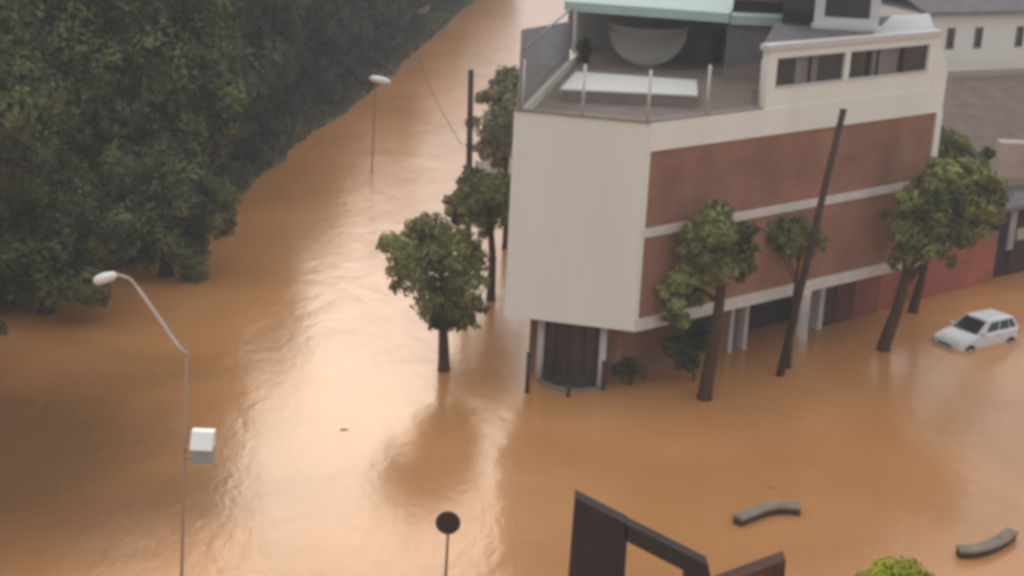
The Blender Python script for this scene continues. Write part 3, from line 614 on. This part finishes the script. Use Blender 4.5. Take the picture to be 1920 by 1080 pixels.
# ------------------------------------------------------------------ poles and lamps
p = at(876, 545); tp = aty(883, 131, p.y)
up_ = empty('utility_pole', 'dark upright utility pole behind the trees, left of the white building', 'utility pole', (p.x, p.y, 0))
m_ = MB(); m_.tube([(0, 0, GZ), (tp.x-p.x, 0, tp.z)], [.17, .12], 10); m_.build('pole', M['wood'], up_)
br = MB(); zz = aty(876, 275, p.y).z; br.tube([(0, 0, zz), (-.35, 0, zz+.08)], .05, 6); br.tube([(-.06, 0, zz-.35), (-.3, 0, zz+.05)], .03, 6); br.build('bracket', M['wood'], up_)
cbl = MB(); s = aty(866, 272, p.y); e = Vector((-9.5, 118, 8.0)); cbl.tube([s.lerp(e, i/14)-UP*(1.3*math.sin(math.pi*i/14)) for i in range(15)], .016, 5)
tag(cbl.build('overhead_cable', M['wood']), 'thin dark cable running from the upright utility pole to the left bank', 'cable')

p = at(1462, 704); tp = aty(1581, 208, p.y-.1)
up_ = empty('utility_pole', 'dark leaning utility pole before the brick side of the building', 'utility pole', (p.x, p.y, 0))
m_ = MB(); m_.tube([Vector((0, 0, 0))-(tp-p).normalized()*.5, tp-p], [.16, .12], 10); m_.build('pole', M['wood'], up_)
m_ = MB(); m_.tube([tp-p, (tp-p)*1.006], [.14, .14], 10); m_.build('pole_cap', M['wood'], up_)

# near street lamp with long arm and a box on its pole
dep = 38.7; base = at(334, 1330); tpz = aty(350, 660, base.y); 
lp = empty('street_lamp', 'tall thin street lamp with long slanting arm, at the left', 'street lamp', (base.x, base.y, 0))
m_ = MB(); m_.tube([(0, 0, GZ), (tpz.x-base.x, 0, tpz.z-.05)], [.042, .03], 10); m_.build('pole', M['galv'], lp)
arm_pts = [aty(x, y_, base.y+o)-base for x, y_, o in ((352, 662, 0), (343, 659, .02), (330, 644, .05), (300, 600, .2), (262, 545, .4), (244, 523, .5), (228, 517, .55), (212, 515, .6))]
m_ = MB(); m_.tube(arm_pts, [.04, .04, .045, .045, .04, .036, .036, .034], 8); m_.build('arm', M['galvlight'], lp)
hp = aty(197, 521, base.y+.62)-base; hl = MB(); rings = []
hx = Vector((-.62, .2, -.28)).normalized(); hy = hx.cross(UP).normalized(); hz = hy.cross(hx)
for t_, wd, hh in ((-.30, .05, .05), (-.22, .11, .09), (-.05, .16, .12), (.12, .165, .12), (.24, .12, .09), (.30, .05, .04)):
    rings.append([hp+hx*t_+hy*(wd*math.cos(2*math.pi*k/12))+hz*(hh*math.sin(2*math.pi*k/12)) for k in range(12)])
hl.loft(rings); hd = hl.build('lamp_head', M['lamphead'], lp)
rf = MB(); rf.box(hp-hz*.11+hx*.02, (.34, .2, .03), hx, hy, hz); rf.build('lens', M['boxgrey'], hd)
# box on the pole
bc_ = aty(380, 838, base.y-.05)-base
cbx = MB(); cbx.box(bc_+Vector((0, .0, -.17)), (.46, .38, .34)); bx = cbx.build('control_box', M['boxgrey'], lp)
bkt = MB(); bkt.box(bc_+Vector((-.30, .02, -.06)), (.26, .05, .05)); bkt.box(bc_+Vector((-.30, .02, -.28)), (.26, .05, .05)); bkt.build('bracket', M['galv'], bx)
x0, x1 = bc_.x-.25, bc_.x+.25; zz0, zz1 = bc_.z+.01, bc_.z+.36; y0_, y1_ = bc_.y-.24, bc_.y+.22
ld = MB(); ld.add([(x0, y0_, zz0), (x1, y0_, zz0), (x1, y1_, zz0), (x0, y1_, zz0), (x0, y0_+.26, zz1), (x1, y0_+.26, zz1), (x1, y1_, zz1), (x0, y1_, zz1)],
    [(0, 3, 2, 1), (4, 5, 6, 7), (0, 1, 5, 4), (1, 2, 6, 5), (2, 3, 7, 6), (3, 0, 4, 7)]); ld.build('lid', M['lamphead'], bx)

# far street lamp at the edge of the grove
p = at(697, 325); hz_ = aty(712, 150, p.y)
lf = empty('street_lamp', 'small white headed street lamp far back at the edge of the grove', 'street lamp', (p.x, p.y, 0))
m_ = MB(); m_.tube([(0, 0, GZ), (0.1, 0, hz_.z-.25), (.25, 0, hz_.z-.1)], [.034, .03, .028], 8); m_.build('pole', M['mudpole'], lf)
c = hz_-p; rings = []
for t_, wd, hh in ((-.60, .08, .06), (-.45, .22, .17), (0, .28, .22), (.42, .22, .17), (.6, .08, .06)):
    rings.append([c+Vector((t_, wd*math.cos(2*math.pi*k/12), hh*math.sin(2*math.pi*k/12)-t_*.12)) for k in range(12)])
m_ = MB(); m_.loft(rings); m_.build('lamp_head', M['lamphead'], lf)

# round traffic sign seen from behind
sp = at(834, 1100); sz = aty(840, 980, sp.y-.05)
sg = empty('traffic_sign', 'round dark traffic sign seen from behind on a thin pole, bottom centre', 'sign', (sp.x, sp.y, 0))
m_ = MB(); m_.tube([(0, 0, GZ), (.04, 0, sz.z+.2)], .035, 8); m_.build('pole', M['signpole'], sg)
c = Vector((sz.x-sp.x, -.06, sz.z)); m_ = MB(); ring = lambda y_, r_: [c+Vector((r_*math.cos(2*math.pi*k/28), y_, r_*math.sin(2*math.pi*k/28))) for k in range(28)]
m_.loft([ring(-.02, .31), ring(-.012, .345), ring(.012, .345), ring(.02, .31)], smooth=False); m_.build('sign_disc', M['signback'], sg)
m_ = MB(); m_.box(c+Vector((0, .035, .1)), (.3, .03, .05)); m_.build('bracket', M['signpole'], sg)

# ------------------------------------------------------------------ steel sculpture in the foreground
YS = 38.0
sr = empty('steel_sculpture', 'dark brown folded steel frame sculpture with slanted beam, bottom of the photo', 'sculpture', (0, 0, 0))
def pl(pts): return [aty(x, y_, YS) for x, y_ in pts]
m_ = MB(); m_.slab(pl([(1079, 934), (1178, 984), (1176, 1012), (1150, 1420), (1040, 1420)]), (0, .55, 0)); m_.build('post', M['steel'], sr, recalc=True)
m_ = MB(); bp_ = pl([(1172, 981.5), (1328, 1060), (1332, 1078), (1310, 1420), (1262, 1420), (1284, 1071), (1172, 1014)]); m_.slab(bp_, (0, .50, 0)); m_.build('beam', M['steel'], sr, recalc=True)
m_ = MB(); m_.slab([q+Vector((0, -.25, 0)) for q in pl([(1471, 1042), (1340, 1090), (1318, 1420), (1440, 1420)])], (0, .55, 0)); m_.build('end_panel', M['rust'], sr, 'rust brown panel with slanted top', recalc=True)

# ------------------------------------------------------------------ curved concrete benches in the water
def bench(label, pts_px, w_, h_):
    pts = [at(x, y_, h_) for x, y_ in pts_px]; c = sum(pts, Vector())/len(pts)
    root = empty('curved_bench', label, 'bench', (c.x, c.y, 0), 0, 'curved concrete benches in the flood')
    # smooth path
    P = [(q-c) for q in pts]; path = []
    for i in range(len(P)-1):
        p0 = P[max(i-1, 0)]; p1 = P[i]; p2 = P[i+1]; p3 = P[min(i+2, len(P)-1)]
        for k in range(6):
            t = k/6; path.append(.5*((2*p1)+(p2-p0)*t+(2*p0-5*p1+4*p2-p3)*t*t+(3*p1-p0-3*p2+p3)*t**3))
    path.append(P[-1]); rs = []; rl = []
    for i, q in enumerate(path):
        t = (path[min(i+1, len(path)-1)]-path[max(i-1, 0)]); t.z = 0; t.normalize(); s = Vector((t.y, -t.x, 0))
        hw_ = w_/2
        rs.append([Vector((q.x, q.y, 0))+s*a_+UP*b_ for a_, b_ in ((-hw_, h_-.10), (-hw_, h_-.03), (-hw_+.03, h_), (hw_-.03, h_), (hw_, h_-.03), (hw_, h_-.10))])
        hw2 = hw_-.05
        rl.append([Vector((q.x, q.y, 0))+s*a_+UP*b_ for a_, b_ in ((-hw2, GZ), (-hw2, h_-.1), (hw2, h_-.1), (hw2, GZ))])
    m_ = MB(); m_.loft(rs, smooth=False); m_.build('seat', M['conc'], root, recalc=True)
    m_ = MB(); m_.loft(rl, smooth=False); m_.build('base', M['wood'], root, recalc=True)
bench('curved concrete bench bowed upwards, left of the two in the water', [(1383, 968), (1410, 957), (1440, 947), (1472, 944), (1502, 947)], .42, .30)
bench('curved concrete bench sagging in the middle, right of the two in the water', [(1797, 1026), (1825, 1026), (1855, 1018), (1880, 1006), (1898, 992)], .42, .30)

# floating debris
for px, py, lb in ((645, 806, 'small drifting debris below the bright reflection'), (1445, 914, 'tiny drifting debris above the left bench')):
    p = at(px, py); m_ = MB(); rg = random.Random(px)
    rs = []
    for t_, r_ in ((-.15, .01), (-.07, .035), (.03, .04), (.11, .025), (.16, .01)):
        rs.append([Vector((p.x+t_, p.y+r_*1.5*math.cos(2*math.pi*k/8)+rg.uniform(-.02, .02), r_*.8*math.sin(2*math.pi*k/8)+.01)) for k in range(8)])
    m_.loft(rs); tag(m_.build('driftwood', M['conc']), lb, 'debris')

# ------------------------------------------------------------------ white hatchback
def car(label, loc, rz):
    root = empty('parked_car', label, 'car', loc, rz)
    def sect(x, hw_, zb, zt, rnd=.10, n_=5):        # rounded closed section in the YZ plane
        pts = []
        for (cy, cz, a0) in ((hw_-rnd, zt-rnd, 0), (-(hw_-rnd), zt-rnd, 90), (-(hw_-rnd), zb+rnd, 180), (hw_-rnd, zb+rnd, 270)):
            for k in range(n_): a = R(a0+90*k/(n_-1)); pts.append(Vector((x, cy+rnd*math.cos(a), cz+rnd*math.sin(a))))
        return pts
    b = MB(); b.loft([sect(1.98, .55, .35, .60, .1), sect(1.92, .70, .25, .68), sect(1.75, .77, .22, .76), sect(1.35, .80, .2, .85), sect(.85, .815, .2, .93), sect(.2, .82, .2, .95), sect(-.6, .82, .2, .96), sect(-1.4, .81, .2, .98), sect(-1.75, .77, .25, .98), sect(-1.86, .70, .35, .90)])
    body = b.build('body', M['carpaint'], root, recalc=True)
    # pillars + roof shell as a loft of narrowing frames
    gl = MB(); G = [(.84, .76, .93), (.10, .60, 1.42), (-.30, .61, 1.47), (-1.10, .61, 1.46), (-1.45, .60, 1.40), (-1.80, .70, .96)]
    def trap(x, hb_, x2, ht, zb, zt): return [Vector((x, hb_, zb)), Vector((x, -hb_, zb)), Vector((x2, -ht, zt)), Vector((x2, ht, zt))]
    f0 = [Vector((.86, .76, .92)), Vector((.86, -.76, .92)), Vector((-1.82, -.74, .95)), Vector((-1.82, .74, .95))]
    f1 = [Vector((.12, .60, 1.40)), Vector((.12, -.60, 1.40)), Vector((-1.48, -.59, 1.40)), Vector((-1.48, .59, 1.40))]
    cab = MB(); cab.loft([f0, f1], smooth=False); cab.build('cabin', M['carpaint'], root, recalc=True)
    rfm = MB(); rings = []
    for z, e_ in ((1.395, .02), (1.43, .0), (1.46, -.07), (1.475, -.22)):
        rr = []
        for (sx, sy) in ((1, 1), (1, -1), (-1, -1), (-1, 1)):
            cx = -.68+sx*(.80+e_); cy = sy*(.60+e_); rr.append(Vector((cx, cy, z)))
        rings.append(rr)
    rfm.loft(rings, smooth=False); rfm.build('roof', M['carpaint'], root, recalc=True)
    def quad(name, m, pts, off, parent=root):
        c = sum((Vector(p) for p in pts), Vector())/4; pts = [c+(Vector(p)-c)*1.0 for p in pts]
        q = MB(); q.slab([p+Vector(off) for p in pts], Vector(off)*-.6); return q.build(name, M[m], parent, recalc=True)
    def L3(a, b_, t): return Vector(a).lerp(Vector(b_), t)
    def face(p00, p10, p11, p01, u0_, u1_, v0, v1):
        f = lambda u, v: L3(L3(p00, p10, u), L3(p01, p11, u), v)
        return [f(u0_, v0), f(u1_, v0), f(u1_, v1), f(u0_, v1)]
    quad('windshield', 'glass', face(f0[1], f0[0], f1[0], f1[1], .06, .94, .08, .94), (.012, 0, .016))
    quad('rear_window', 'glass', face(f0[2], f0[3], f1[3], f1[2], .08, .92, .15, .92), (-.012, 0, .016))
    for sgn in (1, -1):
        a0, a1, t1, t0 = (f0[0], f0[3], f1[3], f1[0]) if sgn > 0 else (f0[1], f0[2], f1[2], f1[1])
        for u0_, u1_ in ((.17, .47), (.51, .76), (.79, .93)):
            quad('side_window', 'glass', face(a0, a1, t1, t0, u0_, u1_, .14, .88), (0, sgn*.014, .006))
        mr = MB(); mr.box((.62, sgn*.90, 1.0), (.12, .18, .12)); mr.build('mirror', M['carpaint'], root)
        hl_ = MB(); hl_.box((1.87, sgn*.56, .62), (.12, .26, .13)); hl_.build('headlight', M['lens'], root)
        tl = MB(); tl.box((-1.83, sgn*.66, .75), (.08, .14, .3)); tl.build('tail_light', M['redlens'], root)
        hd_ = MB(); hd_.box((-.35, sgn*.828, .84), (.16, .02, .03)); hd_.build('door_handle', M['rubber'], root)
        for x in (1.28, -1.25):
            wh = bpy.data.objects.new('wheel', None); COL.objects.link(wh); wh.parent = root; wh.location = (x, sgn*.73, .28)
            ty = MB(); ty.tube([(0, -.09, 0), (0, .09, 0)], .29, 20); ty.build('tyre', M['rubber'], wh)
            ri = MB(); ri.tube([(0, -.10, 0), (0, .10, 0)], .18, 14); ri.build('rim', M['chrome'], wh)
            ar = MB(); ar.tube([(x, sgn*.74, .28), (x, sgn*.826, .28)], .34, 20); ar.build('wheel_arch', M['rubber'], root)
    gm = MB(); gm.box((1.965, 0, .55), (.05, .7, .09)); gm.build('grille', M['rubber'], root)
    bmp = MB(); bmp.loft([sect(2.03, .52, .26, .44, .06), sect(1.97, .70, .22, .46, .06), sect(1.8, .795, .22, .46, .06)]); bmp.build('bumper', M['boxgrey'], root, recalc=True)
    return root
cp = at(1832, 648); ang = math.atan2(-d.y, -d.x)
car('white hatchback car standing in the flood at the right edge', (cp.x+.15, cp.y+.8, -.42), ang-.10)

# ------------------------------------------------------------------ right hand neighbours
def Q(s, out, z=0): return B+d*s+n*out+UP*z
wl = MB(); c = (Q(SL+.05, -2.4)+Q(26.2, -2.4))/2; 
M['wallred'] = brick_mat('orange_red_brick', (0.38, 0.10, 0.062), (0.31, 0.085, 0.055), (0.30, 0.14, 0.10))
o = empty('boundary_wall', 'red brick boundary wall between the brick building and the dark gate', 'wall', (c.x, c.y, 0), math.atan2(d.y, d.x))
m_ = MB(); m_.box((0, 0, (2.35+GZ)/2), (9.1, .3, 2.35-GZ)); m_.build('brick_face', M['wallred'], o)
m_ = MB(); m_.box((0, 0, 2.39), (9.2, .4, .08)); m_.build('coping', M['tile'], o)
gt = empty('gate_house', 'dark doorway building at the right edge beyond the red wall', 'building', tuple(Q(26.4, -2.2)), math.atan2(d.y, d.x))
m_ = MB(); m_.box((4, 1.9, (3.4+GZ)/2), (8, 3.2, 3.4-GZ)); m_.build('wall', M['darkint'], gt)
m_ = MB(); m_.box((4, 1.8, 3.5), (8.4, 3.8, .2)); m_.build('roof', M['slate'], gt)
m_ = MB(); m_.box((2.2, .27, 1.1), (1.6, .06, 3.0)); m_.build('door', M['steel'], gt)
m_ = MB(); m_.box((1.15, .22, 2.3), (.5, .12, 1.9)); m_.build('grey_pilaster', M['slat'], gt)
m_ = MB(); m_.box((2.0, .16, 2.05), (1.0, .2, .55)); m_.build('pale_sign_box', M['beige'], gt)

# low tiled house behind the building
nb = empty('tiled_house', 'low house with purple brown tiled roof and beige parapet, right edge behind the trees', 'house', (0, 0, 0))
e0_ = at(1745, 330, 4.6); e1_ = at(2120, 300, 4.6); r0_ = at(1745, 150, 6.8); r1_ = at(2120, 128, 6.8)
m_ = MB(); m_.slab([e0_, e1_, r1_, r0_], (0, 0, -.18)); m_.build('roof', M['tile'], nb, recalc=True)
m_ = MB(); ar_ = (e1_-e0_).normalized(); back = Vector((-ar_.y, ar_.x, 0))
m_.prism([tuple((e0_+back*.4).xy), tuple((e1_+back*.4).xy), tuple((r1_-back*.2).xy), tuple((r0_-back*.2).xy)], GZ, 4.35); m_.build('wall', M['beige'], nb)
m_ = MB(); m_.box((r0_+r1_)/2+UP*.12+back*.2, ((r1_-r0_).length, .5, .55), ar_, back, UP); m_.build('parapet', M['beige'], nb)
pw = aty(1895, 290, e0_.y+.0); m_ = MB(); m_.box(pw+UP*-.2, (1.3, .9, 1.7)); m_.build('chimney', M['beige'], nb)

wh_ = empty('white_house', 'white house with small dark windows and mauve tiled roof, top right corner', 'house', (0, 0, 0))
w0 = at(1725, 112, 7.0); w1 = at(2150, 96, 7.0); ax_ = (w1-w0).normalized(); bk_ = Vector((-ax_.y, ax_.x, 0)); hgt = 2.75
m_ = MB(); m_.prism([tuple(w0.xy), tuple(w1.xy), tuple((w1+bk_*8).xy), tuple((w0+bk_*8).xy)], GZ, 7+hgt); m_.build('wall', M['white'], wh_)
for px in (1773, 1822, 1897, 1975):
    t = (px-1725)/(2150-1725); pc = w0.lerp(w1, t)+UP*1.25
    fm = MB(); fm.box(pc-bk_*.02, (.62, .08, 1.3), ax_, bk_, UP); wnd = fm.build('window', M['greywall'], wh_)
    fm = MB(); fm.box(pc-bk_*.05, (.46, .06, 1.14), ax_, bk_, UP); fm.build('pane', M['glass'], wnd)
m_ = MB(); ev = UP*(7+hgt-w0.z); z0v = 7+hgt
a_, b_ = Vector((*w0.xy, z0v+.02))-bk_*.5-ax_*.4, Vector((*w1.xy, z0v+.02))-bk_*.5
c_, d_ = b_+bk_*4.5+UP*1.6, a_+bk_*4.5+UP*1.6
m_.slab([a_, b_, c_, d_], (0, 0, .16)); m_.slab([d_, c_, c_+bk_*4.5-UP*1.6, d_+bk_*4.5-UP*1.6], (0, 0, .16)); m_.build('roof', M['slate'], wh_, recalc=True)
# shrubs on the roofline between the upper room and the white house
bush('dark shrubs beside the upper room, in front of the mauve roof', 1700, 330, [(1690, 12, 1.0, 22), (1725, 8, 1.0, 22), (1660, 18, .8, 22), (1745, 15, .7, 22)], 1500, .2, 35, 'leafolive', 'hedge', 'hedge')

# pale kerb wall on the far left bank
kw = MB(); p0 = at(752, 44, .7); p1 = at(800, 16, .7); a = (p1-p0).normalized()
kw.box((p0+p1)/2-UP*.2, ((p1-p0).length, .8, 1.4), a, Vector((-a.y, a.x, 0)), UP); tag(kw.build('low_wall', M['conc']), 'pale low wall far up the left bank beside the grove', 'wall')
# pale low wall behind the street tree
p0 = at(893, 316, 1.0); p1 = at(985, 306, 1.0); a = (p1-p0).normalized(); kw = MB()
kw.box((p0+p1)/2-UP*.4, ((p1-p0).length, .3, 1.7), a, Vector((-a.y, a.x, 0)), UP); tag(kw.build('garden_wall', M['cap']), 'short pale wall between the olive tree and the darker tree', 'wall')

# ------------------------------------------------------------------ rain haze
hm_ = MB(); hm_.box((0, 890, 11.9), (3040, 3040, 27.0))
hz_m = bpy.data.materials.new('haze_air'); hz_m.use_nodes = True; t = hz_m.node_tree; t.nodes.remove(t.nodes['Principled BSDF'])
pv = t.nodes.new('ShaderNodeVolumePrincipled'); pv.inputs['Density'].default_value = 0.0011; pv.inputs['Color'].default_value = (0.86, 0.86, 0.86, 1)
t.links.new(pv.outputs[0], t.nodes['Material Output'].inputs['Volume'])
tag(hm_.build('haze', hz_m), kind='stuff')
